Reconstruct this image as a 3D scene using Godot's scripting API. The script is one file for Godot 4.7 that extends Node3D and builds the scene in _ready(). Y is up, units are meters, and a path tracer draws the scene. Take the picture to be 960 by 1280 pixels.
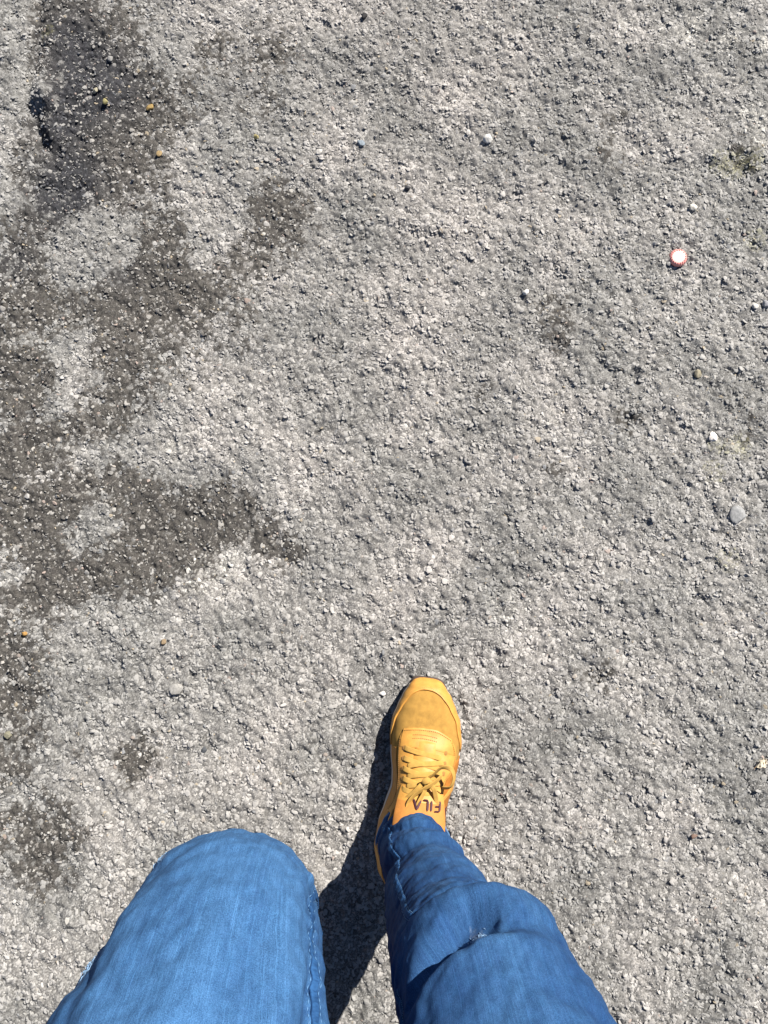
extends Node3D
# A person looks down at a worn asphalt road: one yellow sneaker, blue jeans, a bottle cap, a few pebbles.

const EYE := Vector3(0, 1.2, 0)
const TILT := 10.0          # degrees forward of straight down
var used := {}
var rng := RandomNumberGenerator.new()

# ------------------------------------------------------------------ helpers
func numbered(n: String) -> String:
	var k: int = used.get(n, 0)
	used[n] = k + 1
	return n if k == 0 else "%s_%03d" % [n, k]

func thing(n: String, label: String, category: String, at: Vector3, group := "") -> Node3D:
	var o := Node3D.new()
	o.name = numbered(n)
	add_child(o, true)
	o.position = at
	o.set_meta("label", label)
	o.set_meta("category", category)
	if group != "":
		o.set_meta("group", group)
	return o

func put(n: String, mesh: Mesh, mat: Material, parent: Node) -> MeshInstance3D:
	var o := MeshInstance3D.new()
	o.name = n
	o.mesh = mesh
	o.material_override = mat
	parent.add_child(o, true)
	return o

# the point of the road, h above it, that lies at this place of a 960 x 1280 survey photo taken from EYE
func road(px: float, py: float, h := 0.0) -> Vector3:
	var t := deg_to_rad(TILT)
	var u := (px - 480.0) / 960.0
	var v := (640.0 - py) / 960.0
	var r := Vector3(u, -cos(t) + v * sin(t), -sin(t) - v * cos(t))
	return EYE + r * ((EYE.y - h) / -r.y)

func noise(kind: int, freq: float, seed_: int, oct := 1) -> FastNoiseLite:
	var f := FastNoiseLite.new()
	f.noise_type = kind as FastNoiseLite.NoiseType
	f.frequency = freq
	f.seed = seed_
	f.fractal_type = FastNoiseLite.FRACTAL_NONE if oct == 1 else FastNoiseLite.FRACTAL_FBM
	f.fractal_octaves = oct
	return f

func mat(c: Color, rough := 0.9, spec := 0.5) -> StandardMaterial3D:
	var m := StandardMaterial3D.new()
	m.albedo_color = c.linear_to_srgb()
	m.roughness = rough
	m.metallic_specular = spec
	return m

func tex(im: Image) -> ImageTexture:
	im.generate_mipmaps()
	return ImageTexture.create_from_image(im)

func curve_at(pts: Array, t: float):          # Catmull-Rom through pts, t in 0..1, any type
	var n := pts.size() - 1
	var x := clampf(t, 0, 1) * n
	var i := mini(int(x), n - 1)
	var f := x - i
	var a = pts[maxi(i - 1, 0)]
	var b = pts[i]
	var c = pts[i + 1]
	var d = pts[mini(i + 2, n)]
	return (b * 2.0 + (c - a) * f + (a * 2.0 - b * 5.0 + c * 4.0 - d) * f * f + (b * 3.0 - a - c * 3.0 + d) * f * f * f) * 0.5

func table(t: Array, x: float) -> float:      # smooth look-up in [[x, y], ...]
	if x <= t[0][0]:
		return t[0][1]
	for i in range(1, t.size()):
		if x <= t[i][0]:
			var f: float = (x - t[i - 1][0]) / (t[i][0] - t[i - 1][0])
			f = f * f * (3.0 - 2.0 * f) * 0.5 + f * 0.5
			return lerpf(t[i - 1][1], t[i][1], f)
	return t[-1][1]

# mesh from a grid of points, nu x nv, normals smooth; wrap_v joins the last column to the first
func grid_mesh(p: PackedVector3Array, nu: int, nv: int, uv: PackedVector2Array = PackedVector2Array(), col: PackedColorArray = PackedColorArray(), flip := false) -> ArrayMesh:
	var idx := PackedInt32Array()
	idx.resize((nu - 1) * (nv - 1) * 6)
	var k := 0
	for i in nu - 1:
		for j in nv - 1:
			var a := i * nv + j
			var b := a + 1
			var c := a + nv
			var d := c + 1
			if flip:
				idx[k] = a; idx[k + 1] = c; idx[k + 2] = b; idx[k + 3] = b; idx[k + 4] = c; idx[k + 5] = d
			else:
				idx[k] = a; idx[k + 1] = b; idx[k + 2] = c; idx[k + 3] = b; idx[k + 4] = d; idx[k + 5] = c
			k += 6
	var nor := PackedVector3Array()
	nor.resize(p.size())
	for t in range(0, idx.size(), 3):
		var n := (p[idx[t + 2]] - p[idx[t]]).cross(p[idx[t + 1]] - p[idx[t]])
		nor[idx[t]] += n
		nor[idx[t + 1]] += n
		nor[idx[t + 2]] += n
	for i in nu:                                # a tube's seam: same place, same normal
		var a := i * nv
		var b := a + nv - 1
		if p[a].distance_squared_to(p[b]) < 1e-12:
			nor[a] += nor[b]
			nor[b] = nor[a]
	for i in nor.size():
		nor[i] = nor[i].normalized()
	var arr := []
	arr.resize(Mesh.ARRAY_MAX)
	arr[Mesh.ARRAY_VERTEX] = p
	arr[Mesh.ARRAY_NORMAL] = nor
	if uv.size():
		arr[Mesh.ARRAY_TEX_UV] = uv
	if col.size():
		arr[Mesh.ARRAY_COLOR] = col
	arr[Mesh.ARRAY_INDEX] = idx
	var m := ArrayMesh.new()
	m.add_surface_from_arrays(Mesh.PRIMITIVE_TRIANGLES, arr)
	return m

func join(list: Array) -> ArrayMesh:
	var st := SurfaceTool.new()
	for m in list:
		st.append_from(m, 0, Transform3D.IDENTITY)
	return st.commit()

# a flat ribbon or a round thread along points; up[i] is the ribbon's outside
func ribbon(pts: PackedVector3Array, ups: PackedVector3Array, w: float, th: float) -> ArrayMesh:
	var n := pts.size()
	var ring := 10
	var p := PackedVector3Array()
	var uv := PackedVector2Array()
	var run := 0.0
	for i in n:
		var t := (pts[mini(i + 1, n - 1)] - pts[maxi(i - 1, 0)]).normalized()
		var side := t.cross(ups[i]).normalized()
		var up := side.cross(t).normalized()
		if i > 0:
			run += pts[i].distance_to(pts[i - 1])
		var e := 0.25 if (i == 0 or i == n - 1) else 1.0
		for j in ring + 1:
			var a := TAU * j / ring
			var cx := signf(cos(a)) * pow(absf(cos(a)), 0.4) * w * 0.5 * e
			var cy := signf(sin(a)) * pow(absf(sin(a)), 0.8) * th * 0.5 * e
			p.append(pts[i] + side * cx + up * cy)
			uv.append(Vector2(float(j) / ring * w * 2.0, run))
	return grid_mesh(p, n, ring + 1, uv, PackedColorArray(), true)

# ------------------------------------------------------------------ chips of stone
func chip(seed_: int, flat: float, cuts: int) -> ArrayMesh:
	var r := RandomNumberGenerator.new()
	r.seed = seed_
	var s := SphereMesh.new()
	s.radius = 0.5
	s.height = 1.0
	s.radial_segments = 11
	s.rings = 6
	var arr := s.get_mesh_arrays()
	var v: PackedVector3Array = arr[Mesh.ARRAY_VERTEX]
	var ix: PackedInt32Array = arr[Mesh.ARRAY_INDEX]
	var planes := []
	for i in cuts:
		planes.append([Vector3(r.randfn(), r.randfn(), r.randfn()).normalized(), r.randf_range(0.20, 0.38)])
	var long := r.randf_range(0.5, 0.9)
	for i in v.size():
		var d := v[i].normalized()
		var len := 0.5
		for q in planes:
			var c: float = d.dot(q[0])
			if c > 0.05:
				len = minf(len, q[1] / c)
		v[i] = d * len * Vector3(1.0, flat, long)
	var st := SurfaceTool.new()
	st.begin(Mesh.PRIMITIVE_TRIANGLES)
	for i in range(0, ix.size(), 3):
		var n := (v[ix[i + 2]] - v[ix[i]]).cross(v[ix[i + 1]] - v[ix[i]])
		if n.length() < 1e-7:
			continue
		n = n.normalized()
		for k in 3:
			st.set_normal(n)
			st.add_vertex(v[ix[i + k]])
	return st.commit()

# ------------------------------------------------------------------ the road's relief and its wear
var n_swell: FastNoiseLite
var n_lump: FastNoiseLite
var n_lump2: FastNoiseLite
var n_chip: FastNoiseLite
var n_chip2: FastNoiseLite
var n_grit: FastNoiseLite
var n_warp: FastNoiseLite
var n_tone: FastNoiseLite
var n_bury: FastNoiseLite
const MX0 := -1.0
const MZ0 := -1.5
const MS := 0.006
const MW := 334
const MH := 384
var m_dark := PackedFloat32Array()
var m_soot := PackedFloat32Array()
var m_step := PackedFloat32Array()
var m_pale := PackedFloat32Array()
var m_moss := PackedFloat32Array()

func masks() -> void:
	# bare, darker patches where the dust has gone: [x, y, radius, strength] in the survey photo
	var dark := [[60, 30, 50, 1.0], [120, 60, 70, 1.0], [90, 150, 60, 1.0], [75, 230, 60, 1.0], [150, 200, 60, 1.0], [180, 130, 50, 0.8], [340, 60, 28, 0.6], [260, 60, 26, 0.6], [330, 250, 34, 1.0],
		[350, 290, 30, 0.9], [215, 290, 34, 0.8], [190, 345, 50, 0.9], [160, 390, 45, 0.9], [220, 370, 40, 0.9], [250, 350, 30, 0.6], [30, 380, 50, 0.9], [20, 470, 45, 1.0], [30, 560, 50, 1.0], [110, 530, 34, 0.7], [150, 450, 34, 0.7],
		[80, 610, 45, 1.0], [150, 600, 34, 0.8], [190, 640, 48, 1.0], [200, 690, 48, 1.0], [250, 630, 34, 0.9], [290, 640, 34, 0.9], [330, 680, 30, 1.0], [360, 690, 22, 0.8], [110, 690, 40, 0.9],
		[40, 745, 40, 1.0], [90, 730, 28, 0.7], [12, 810, 24, 1.0], [12, 880, 24, 1.0], [12, 950, 26, 1.0], [40, 920, 20, 0.5], [172, 940, 24, 1.0], [165, 965, 18, 0.9], [40, 1045, 40, 0.9], [85, 1040, 24, 0.7], [60, 1090, 26, 0.7], [100, 930, 20, 0.3],
		[30, 300, 40, 0.7], [15, 640, 40, 1.0], [60, 480, 34, 0.6], [140, 500, 30, 0.6], [300, 320, 40, 0.6], [360, 260, 26, 0.8], [60, 700, 40, 0.9], [150, 715, 36, 0.7], [250, 680, 50, 0.9], [180, 420, 60, 0.5], [110, 380, 40, 0.5], [25, 430, 55, 0.5], [25, 620, 55, 0.5], [8, 850, 45, 0.6], [60, 340, 45, 0.4], [300, 400, 40, 0.25], [700, 420, 30, 0.6], [690, 380, 24, 0.5], [785, 525, 20, 0.6], [745, 845, 28, 0.5], [330, 130, 24, 0.4], [610, 490, 18, 0.4], [200, 120, 110, 0.28], [260, 320, 110, 0.25], [110, 470, 120, 0.28], [150, 600, 120, 0.25], [40, 650, 90, 0.3], [60, 1050, 110, 0.2], [330, 60, 90, 0.15], [420, 260, 50, 0.15], [30, 850, 60, 0.3], [300, 450, 60, 0.1], [930, 190, 30, 0.5], [760, 200, 30, 0.35], [770, 150, 40, 0.3], [690, 590, 22, 0.35], [940, 540, 26, 0.4]]
	var light := [[110, 310, 42, 1.0], [265, 285, 34, 1.0], [80, 440, 30, 1.0], [72, 500, 26, 0.9], [215, 65, 30, 0.9], [275, 215, 45, 0.7], [120, 655, 34, 1.0], [60, 590, 30, 0.8], [170, 570, 24, 0.7], [90, 690, 24, 0.8], [240, 600, 26, 0.6], [30, 620, 20, 0.7], [215, 670, 16, 0.7], [190, 410, 24, 0.6], [30, 430, 20, 0.6], [250, 330, 20, 0.5], [20, 720, 18, 0.6], [300, 700, 24, 0.6], [6, 40, 34, 1.3], [8, 112, 22, 1.1], [52, 122, 12, 1.3], [5, 250, 14, 0.8], [110, 570, 30, 0.7], [220, 560, 40, 0.5], [120, 480, 20, 0.4], [95, 330, 30, 0.6]]
	var soot := [[85, 40, 40, 0.8], [110, 90, 55, 1.0], [70, 150, 40, 1.0], [85, 220, 45, 0.9], [20, 330, 30, 0.7], [150, 340, 26, 0.6], [140, 120, 50, 0.6], [300, 110, 26, 0.5], [80, 250, 50, 0.8]]
	# steps and pits in the surface: x, y, radius, metres
	var step := [[2, 40, 30, 0.005], [4, 120, 26, 0.005], [54, 122, 13, 0.009], [64, 134, 9, 0.006], [62, 200, 18, -0.006], [50, 235, 16, -0.004], [20, 215, 20, -0.006], [340, 330, 60, -0.002],
		[780, 172, 22, -0.005], [830, 182, 24, 0.004], [880, 185, 24, 0.005], [930, 190, 26, 0.006], [830, 205, 14, -0.005], [880, 207, 14, -0.005], [925, 208, 14, -0.005], [785, 524, 10, -0.006], [790, 475, 12, -0.004], [760, 460, 10, -0.004], [670, 430, 14, -0.004], [700, 440, 12, -0.004], [940, 545, 20, -0.004],
		[750, 850, 14, -0.005], [735, 835, 12, -0.004], [195, 660, 60, -0.004], [190, 370, 60, -0.003], [12, 880, 40, -0.004], [170, 945, 26, -0.004], [45, 745, 40, -0.004], [330, 690, 40, -0.003]]
	# the broken trench down the upper left corner, with a raised lip on its right
	var trench := [Vector2(48, -20), Vector2(46, 40), Vector2(40, 85), Vector2(34, 125), Vector2(46, 165), Vector2(58, 200), Vector2(60, 250), Vector2(52, 300)]
	for i in 30:
		var t := i / 45.0
		var q: Vector2 = curve_at(trench, t)
		var deep := 0.6 + 0.4 * sin(t * 23.0) + (0.22 if t > 0.38 and t < 0.62 else 0.0)
		step.append([q.x, q.y, 8.5, -0.0052 * deep])
		step.append([q.x + 24 + 6 * sin(t * 31.0), q.y - 4, 15, 0.0016])
	# limewashed or dropping-spattered flecks
	var pale := [[945, 150, 16, 1.0], [930, 140, 8, 1.0], [950, 180, 12, 1.0], [855, 45, 14, 0.8], [870, 25, 10, 0.8], [905, 55, 12, 0.7], [920, 45, 8, 0.8], [780, 25, 9, 0.7], [780, 40, 7, 0.7], [830, 35, 8, 0.6], [955, 50, 10, 0.8], [525, 540, 24, 0.25], [690, 530, 20, 0.2], [270, 720, 26, 0.45], [240, 735, 16, 0.5], [290, 700, 14, 0.4], [880, 100, 8, 0.7], [925, 100, 8, 0.6], [640, 770, 30, 0.3], [610, 30, 6, 0.7], [215, 560, 16, 0.6], [955, 60, 8, 0.9]]
	var moss := [[905, 206, 16, 0.7], [930, 205, 14, 0.8], [945, 200, 10, 0.6], [925, 558, 14, 0.7], [895, 556, 10, 0.4], [945, 300, 16, 0.35], [890, 590, 20, 0.25], [60, 42, 8, 0.6], [910, 700, 40, 0.15], [880, 800, 50, 0.12]]
	m_dark.resize(MW * MH); m_soot.resize(MW * MH); m_step.resize(MW * MH); m_pale.resize(MW * MH); m_moss.resize(MW * MH)
	for job in [[m_dark, dark, 1.0], [m_dark, light, -1.3], [m_soot, soot, 1.0], [m_step, step, 1.5], [m_pale, pale, 1.0], [m_moss, moss, 0.4]]:
		var buf: PackedFloat32Array = job[0]
		for b in job[1]:
			var c := road(b[0], b[1])
			var r: float = c.distance_to(road(b[0] + b[2], b[1]))
			var i0 := maxi(0, int((c.x - 2.2 * r - MX0) / MS))
			var i1 := mini(MW - 1, int((c.x + 2.2 * r - MX0) / MS) + 1)
			var j0 := maxi(0, int((c.z - 2.2 * r - MZ0) / MS))
			var j1 := mini(MH - 1, int((c.z + 2.2 * r - MZ0) / MS) + 1)
			for j in range(j0, j1 + 1):
				for i in range(i0, i1 + 1):
					var d2 := ((MX0 + i * MS - c.x) ** 2 + (MZ0 + j * MS - c.z) ** 2) / (r * r)
					buf[j * MW + i] += b[3] * job[2] * exp(-d2 * 1.1)
		if job[0] == m_dark: m_dark = buf

func sample(buf: PackedFloat32Array, x: float, z: float) -> float:
	var fx := (x - MX0) / MS
	var fz := (z - MZ0) / MS
	if fx < 0 or fz < 0 or fx >= MW - 1.01 or fz >= MH - 1.01:
		return 0.0
	var i := int(fx)
	var j := int(fz)
	fx -= i
	fz -= j
	var k := j * MW + i
	return lerpf(lerpf(buf[k], buf[k + 1], fx), lerpf(buf[k + MW], buf[k + MW + 1], fx), fz)

func bareness(x: float, z: float) -> float:    # 0 dusty .. 1 bare dark binder
	var near := 1.0 - smoothstep(1.8, 2.6, absf(x) + 0.6 * absf(z))
	var e := n_lump.get_noise_2d(x, z) * near
	var b := sample(m_dark, x, z)
	if x < -0.75 or z > 0.55 or z < -1.2 or x > 0.75:
		b += smoothstep(0.1, 0.5, n_swell.get_noise_2d(x * 0.7 + 9.0, z * 0.7)) * 0.9
	var ragged := clampf(0.12 + b * 1.6, 0.0, 1.0)
	return smoothstep(0.36, 0.74, b * 1.22 + (e * 0.85 + n_lump2.get_noise_2d(x, z) * 0.9 * near) * ragged)

func relief(x: float, z: float, bare: float) -> float:
	var h := n_swell.get_noise_2d(x, z) * 0.005 + n_lump.get_noise_2d(x, z) * 0.0036 + n_lump2.get_noise_2d(x, z) * 0.0019
	return h + sample(m_step, x, z) - 0.0022 * bare

var dust_light := Color(0.285, 0.268, 0.245)

func dust(x: float, z: float, bare: float) -> Color:
	var t := n_tone.get_noise_2d(x, z)
	var warm := clampf(0.5 - absf(x - 0.05) * 0.7 + t * 0.5, 0.0, 1.0)
	var c := Color(0.338, 0.337, 0.330).lerp(Color(0.366, 0.348, 0.336), warm)
	c = c * (0.985 + 0.15 * n_lump.get_noise_2d(x + 5.0, z) + 0.26 * t)
	var s := clampf(sample(m_soot, x, z), 0.0, 1.0)
	c = c.lerp(Color(0.122, 0.115, 0.107), bare * 0.94)
	c = c.lerp(Color(0.066, 0.068, 0.078), s * (0.35 + 0.6 * bare))
	var pl := sample(m_pale, x, z)
	if pl > 0.05:
		c = c.lerp(Color(0.56, 0.55, 0.52), smoothstep(0.34, 0.52, pl + n_lump2.get_noise_2d(x * 1.7, z * 1.7) * 0.6) * 0.8)
	var ms := sample(m_moss, x, z)
	if ms > 0.05:
		c = c.lerp(Color(0.30, 0.29, 0.14), clampf(ms + n_lump2.get_noise_2d(x * 2.0, z * 2.0) * 0.5, 0.0, 0.75))
	return c

func build_ground() -> void:
	var xs := PackedFloat32Array()
	var zs := PackedFloat32Array()
	axis(xs, -0.74, 0.74, 0.0022)
	axis(zs, -1.2, 0.58, 0.0022)
	var nx := xs.size()
	var nz := zs.size()
	var p := PackedVector3Array()
	var col := PackedColorArray()
	var nor := PackedVector3Array()
	p.resize(nx * nz); col.resize(nx * nz); nor.resize(nx * nz)
	var hs := PackedFloat32Array()
	hs.resize(nx * nz)
	var k := 0
	for j in nz:
		var z := zs[j]
		for i in nx:
			var x := xs[i]
			var inside := absf(x) < 2.0 and absf(z) < 2.5
			var bare := bareness(x, z)
			var h := relief(x, z, bare)
			var c := dust(x, z, bare)
			if inside:
				var wx := x + n_warp.get_noise_2d(x, z) * 0.0035
				var wz := z + n_warp.get_noise_2d(z + 3.0, x) * 0.0035
				var a := n_chip.get_noise_2d(wx, wz)
				var b := n_chip2.get_noise_2d(wx, wz)
				var g := n_grit.get_noise_2d(x, z)
				h += a * 0.0012 * (1.0 - 0.5 * bare) + b * 0.0008 + g * 0.00055
				c = c * (1.0 + 0.16 * a + 0.12 * b + 0.14 * g)
			hs[k] = h
			p[k] = Vector3(x, h, z)
			col[k] = c
			k += 1
	for j in nz:
		for i in nx:
			var i0 := maxi(i - 1, 0)
			var i1 := mini(i + 1, nx - 1)
			var j0 := maxi(j - 1, 0)
			var j1 := mini(j + 1, nz - 1)
			nor[j * nx + i] = Vector3(-(hs[j * nx + i1] - hs[j * nx + i0]) / (xs[i1] - xs[i0]), 1.0, -(hs[j1 * nx + i] - hs[j0 * nx + i]) / (zs[j1] - zs[j0])).normalized()
	var idx := PackedInt32Array()
	idx.resize((nx - 1) * (nz - 1) * 6)
	k = 0
	for j in nz - 1:
		for i in nx - 1:
			var a := j * nx + i
			idx[k] = a; idx[k + 1] = a + 1; idx[k + 2] = a + nx; idx[k + 3] = a + 1; idx[k + 4] = a + nx + 1; idx[k + 5] = a + nx
			k += 6
	var arr := []
	arr.resize(Mesh.ARRAY_MAX)
	arr[Mesh.ARRAY_VERTEX] = p
	arr[Mesh.ARRAY_NORMAL] = nor
	arr[Mesh.ARRAY_COLOR] = col
	arr[Mesh.ARRAY_INDEX] = idx
	var m := ArrayMesh.new()
	m.add_surface_from_arrays(Mesh.PRIMITIVE_TRIANGLES, arr)
	# fine speckle below the grid's own step
	var im := Image.create(1024, 1024, false, Image.FORMAT_RGB8)
	var f1 := noise(FastNoiseLite.TYPE_SIMPLEX, 0.11, 41, 3)
	f1.seed = 41
	var spk := f1.get_seamless_image(1024, 1024)
	for y in 1024:
		for x in 1024:
			var v := 0.72 + 0.5 * (spk.get_pixel(x, y).r - 0.5) + 0.10 * (rng.randf() - 0.5)
			im.set_pixel(x, y, Color(v, v, v))
	var gm := mat(Color(1, 1, 1), 0.95, 0.3)
	gm.vertex_color_use_as_albedo = true
	gm.albedo_color = Color(1.16, 1.16, 1.16).clamp()
	gm.albedo_texture = tex(im)
	gm.uv1_triplanar = true
	gm.uv1_world_triplanar = true
	gm.uv1_scale = Vector3.ONE * 2.3
	var o := put("ground", m, gm, self)
	used["ground"] = 1
	o.set_meta("kind", "structure")
	o.set_meta("label", "worn grey asphalt road surface with exposed stones and dark bare patches")
	scatter(o)

func axis(out: PackedFloat32Array, a: float, b: float, s: float) -> void:
	var far := PackedFloat32Array()
	var d := s
	var x := 0.0
	while x < 120.0:
		d = minf(d * 1.06, 0.010) if x < 1.3 else d * 1.16
		x += d
		far.append(x)
	for i in far.size():
		out.append(a - far[far.size() - 1 - i])
	var n := int(round((b - a) / s))
	for i in n + 1:
		out.append(a + i * s)
	for q in far:
		out.append(b + q)

func stone_tone(c: Color, bare: float) -> Color:
	var base := c.lerp(Color(0.31, 0.303, 0.29), 0.15 + bare * 0.5)
	var k := rng.randf()
	var v := rng.randf_range(0.74, 1.08 + 0.12 * bare)
	if k < 0.06:
		base = base.lerp(Color(0.16, 0.175, 0.20), 0.6)
	elif k < 0.10:
		base = base.lerp(Color(0.36, 0.28, 0.16), 0.5)
	elif k < 0.125:
		base = base.lerp(Color(0.34, 0.24, 0.20), 0.5)
	elif k < 0.16:
		base = base.lerp(Color(0.44, 0.43, 0.40), 0.6)
	return base * v

func scatter(ground: Node3D) -> void:
	var sm := mat(Color(1, 1, 1), 0.9, 0.35)
	sm.vertex_color_use_as_albedo = true
	var shapes := []
	for i in 8:
		shapes.append(chip(100 + i, [0.75, 0.6, 0.85, 0.55, 0.7, 0.8, 0.5, 0.65][i], 7 + i % 4))
	var xf := []
	var cl := []
	for i in 8:
		xf.append([])
		cl.append([])
	# chips bedded in the binder, dusted over like it; then loose small stones that sit proud
	for i in 210000:
		var x := rng.randf_range(-0.84, 0.84)
		var z := rng.randf_range(-1.30, 0.64)
		var bare := bareness(x, z)
		var s := 0.0046 + 0.0090 * pow(rng.randf(), 2.2)
		var h := relief(x, z, bare)
		var c := dust(x, z, bare)
		if bare > 0.35:
			if rng.randf() < 0.55:
				continue
			if rng.randf() < 0.50:
				c = stone_tone(c.lerp(Color(0.24, 0.235, 0.225), 0.35), bare)
			else:
				c = c * rng.randf_range(0.8, 1.35)
		else:
			c = stone_tone(c, 0.0) if rng.randf() < 0.12 else c * rng.randf_range(0.86, 1.03)
		var k := rng.randi() % 8
		var bs := Basis.from_euler(Vector3(rng.randfn() * 0.24, rng.randf() * TAU, rng.randfn() * 0.24)).scaled_local(Vector3(s, s * rng.randf_range(0.25, 0.55), s))
		var buried := 0.10 * clampf(0.5 + 1.4 * n_bury.get_noise_2d(x, z), 0.0, 1.0)
		xf[k].append(Transform3D(bs, Vector3(x, h + s * (rng.randf_range(-0.17, -0.03) - buried) + 0.0004, z)))
		cl[k].append(c)
	# the same chips, thinner strewn, round about
	for i in 110000:
		var x := rng.randf_range(-1.75, 1.75)
		var z := rng.randf_range(-2.1, 1.5)
		if absf(x) < 0.84 and z > -1.30 and z < 0.64:
			continue
		var bare := bareness(x, z)
		var s := 0.0055 + 0.0085 * pow(rng.randf(), 2.0)
		var k := rng.randi() % 8
		var bs := Basis.from_euler(Vector3(rng.randfn() * 0.24, rng.randf() * TAU, rng.randfn() * 0.24)).scaled_local(Vector3(s, s * rng.randf_range(0.35, 0.75), s))
		xf[k].append(Transform3D(bs, Vector3(x, relief(x, z, bare) + s * rng.randf_range(-0.2, -0.02), z)))
		cl[k].append(dust(x, z, bare) * rng.randf_range(0.84, 1.08))
	for i in 26000:
		var x := rng.randf_range(-0.84, 0.84)
		var z := rng.randf_range(-1.30, 0.64)
		var bare := bareness(x, z)
		if bare < 0.4 and rng.randf() < 0.6:
			continue
		var s := 0.0028 + 0.0048 * pow(rng.randf(), 1.8)
		var h := relief(x, z, bare)
		var c := stone_tone(dust(x, z, bare * 0.4), bare)
		var k := rng.randi() % 8
		var bs := Basis.from_euler(Vector3(rng.randfn() * 0.3, rng.randf() * TAU, rng.randfn() * 0.3)).scaled_local(Vector3(s, s * rng.randf_range(0.7, 1.0), s))
		xf[k].append(Transform3D(bs, Vector3(x, h + s * rng.randf_range(-0.05, 0.16), z)))
		cl[k].append(c)
	for k in 8:
		var mm := MultiMesh.new()
		mm.transform_format = MultiMesh.TRANSFORM_3D
		mm.use_colors = true
		mm.mesh = shapes[k]
		mm.instance_count = xf[k].size()
		for i in xf[k].size():
			mm.set_instance_transform(i, xf[k][i])
			mm.set_instance_color(i, cl[k][i])
		var g := MultiMeshInstance3D.new()
		g.name = "gravel"
		g.multimesh = mm
		g.material_override = sm
		ground.add_child(g, true)
		g.set_meta("kind", "stuff")
	# the coarse aggregate: each one a stone of its own
	var tones := []
	for c in [Color(0.31, 0.302, 0.29), Color(0.34, 0.33, 0.31), Color(0.27, 0.265, 0.26), Color(0.17, 0.175, 0.185), Color(0.33, 0.305, 0.28), Color(0.36, 0.345, 0.325), Color(0.24, 0.21, 0.19), Color(0.20, 0.195, 0.18)]:
		tones.append(mat(c, 0.9, 0.35))
	for i in 290:
		var px := rng.randf_range(-10, 970)
		var py := rng.randf_range(-10, 1290)
		var q := road(px, py)
		var bare := bareness(q.x, q.z)
		var s := rng.randf_range(0.0085, 0.0125)
		var k := rng.randi() % 8
		var o := put("stone", shapes[k], tones[rng.randi() % 8], ground)
		o.transform = Transform3D(Basis.from_euler(Vector3(rng.randfn() * 0.2, rng.randf() * TAU, rng.randfn() * 0.2)).scaled_local(Vector3(s, s * 0.8, s)), Vector3(q.x, relief(q.x, q.z, bare) + s * rng.randf_range(-0.20, -0.02), q.z))

# ------------------------------------------------------------------ loose things on the road
func pebble(label: String, px: float, py: float, size_px: float, long: float, turn: float, c: Color, seed_: int, n := "pebble", cat := "pebble", flat := 0.55, rise := 0.1) -> void:
	var q := road(px, py)
	var s := q.distance_to(road(px + size_px, py)) * 0.95
	c = c * (0.62 if c.r < 0.53 else 0.88)
	var r := RandomNumberGenerator.new()
	r.seed = seed_
	# a lumpy body of its own: ellipsoid, cut by planes, wrinkled
	var wob := noise(FastNoiseLite.TYPE_SIMPLEX, 1.6, seed_, 2)
	var cuts := []
	for i in 9:
		cuts.append([Vector3(r.randfn(), r.randfn(), r.randfn()).normalized(), r.randf_range(0.25, 0.44)])
	var nu := 15
	var nv := 25
	var p := PackedVector3Array()
	var col := PackedColorArray()
	for i in nu:
		for j in nv:
			var th := PI * i / (nu - 1)
			var ph := TAU * (j % (nv - 1)) / (nv - 1)
			var d := Vector3(sin(th) * cos(ph), cos(th), sin(th) * sin(ph))
			var len := 0.5
			for k in cuts:
				var e: float = d.dot(k[0])
				if e > 0.05:
					len = minf(len, k[1] / e)
			len *= 1.0 + 0.13 * wob.get_noise_3dv(d * 1.5)
			p.append(d * len * Vector3(s, s * flat, s * long))
			col.append(c * (1.0 + 0.42 * wob.get_noise_3dv(d * 3.0 + Vector3(7, 0, 0))))
	var m := mat(Color(1, 1, 1), 0.8, 0.4)
	m.vertex_color_use_as_albedo = true
	var o := put(numbered(n), grid_mesh(p, nu, nv, PackedVector2Array(), col), m, self)
	o.set_meta("label", label)
	o.set_meta("category", cat)
	var b := bareness(q.x, q.z)
	o.transform = Transform3D(Basis(Vector3.UP, deg_to_rad(turn)), Vector3(q.x, relief(q.x, q.z, b) + s * flat * rise + 0.0022, q.z))

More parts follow.
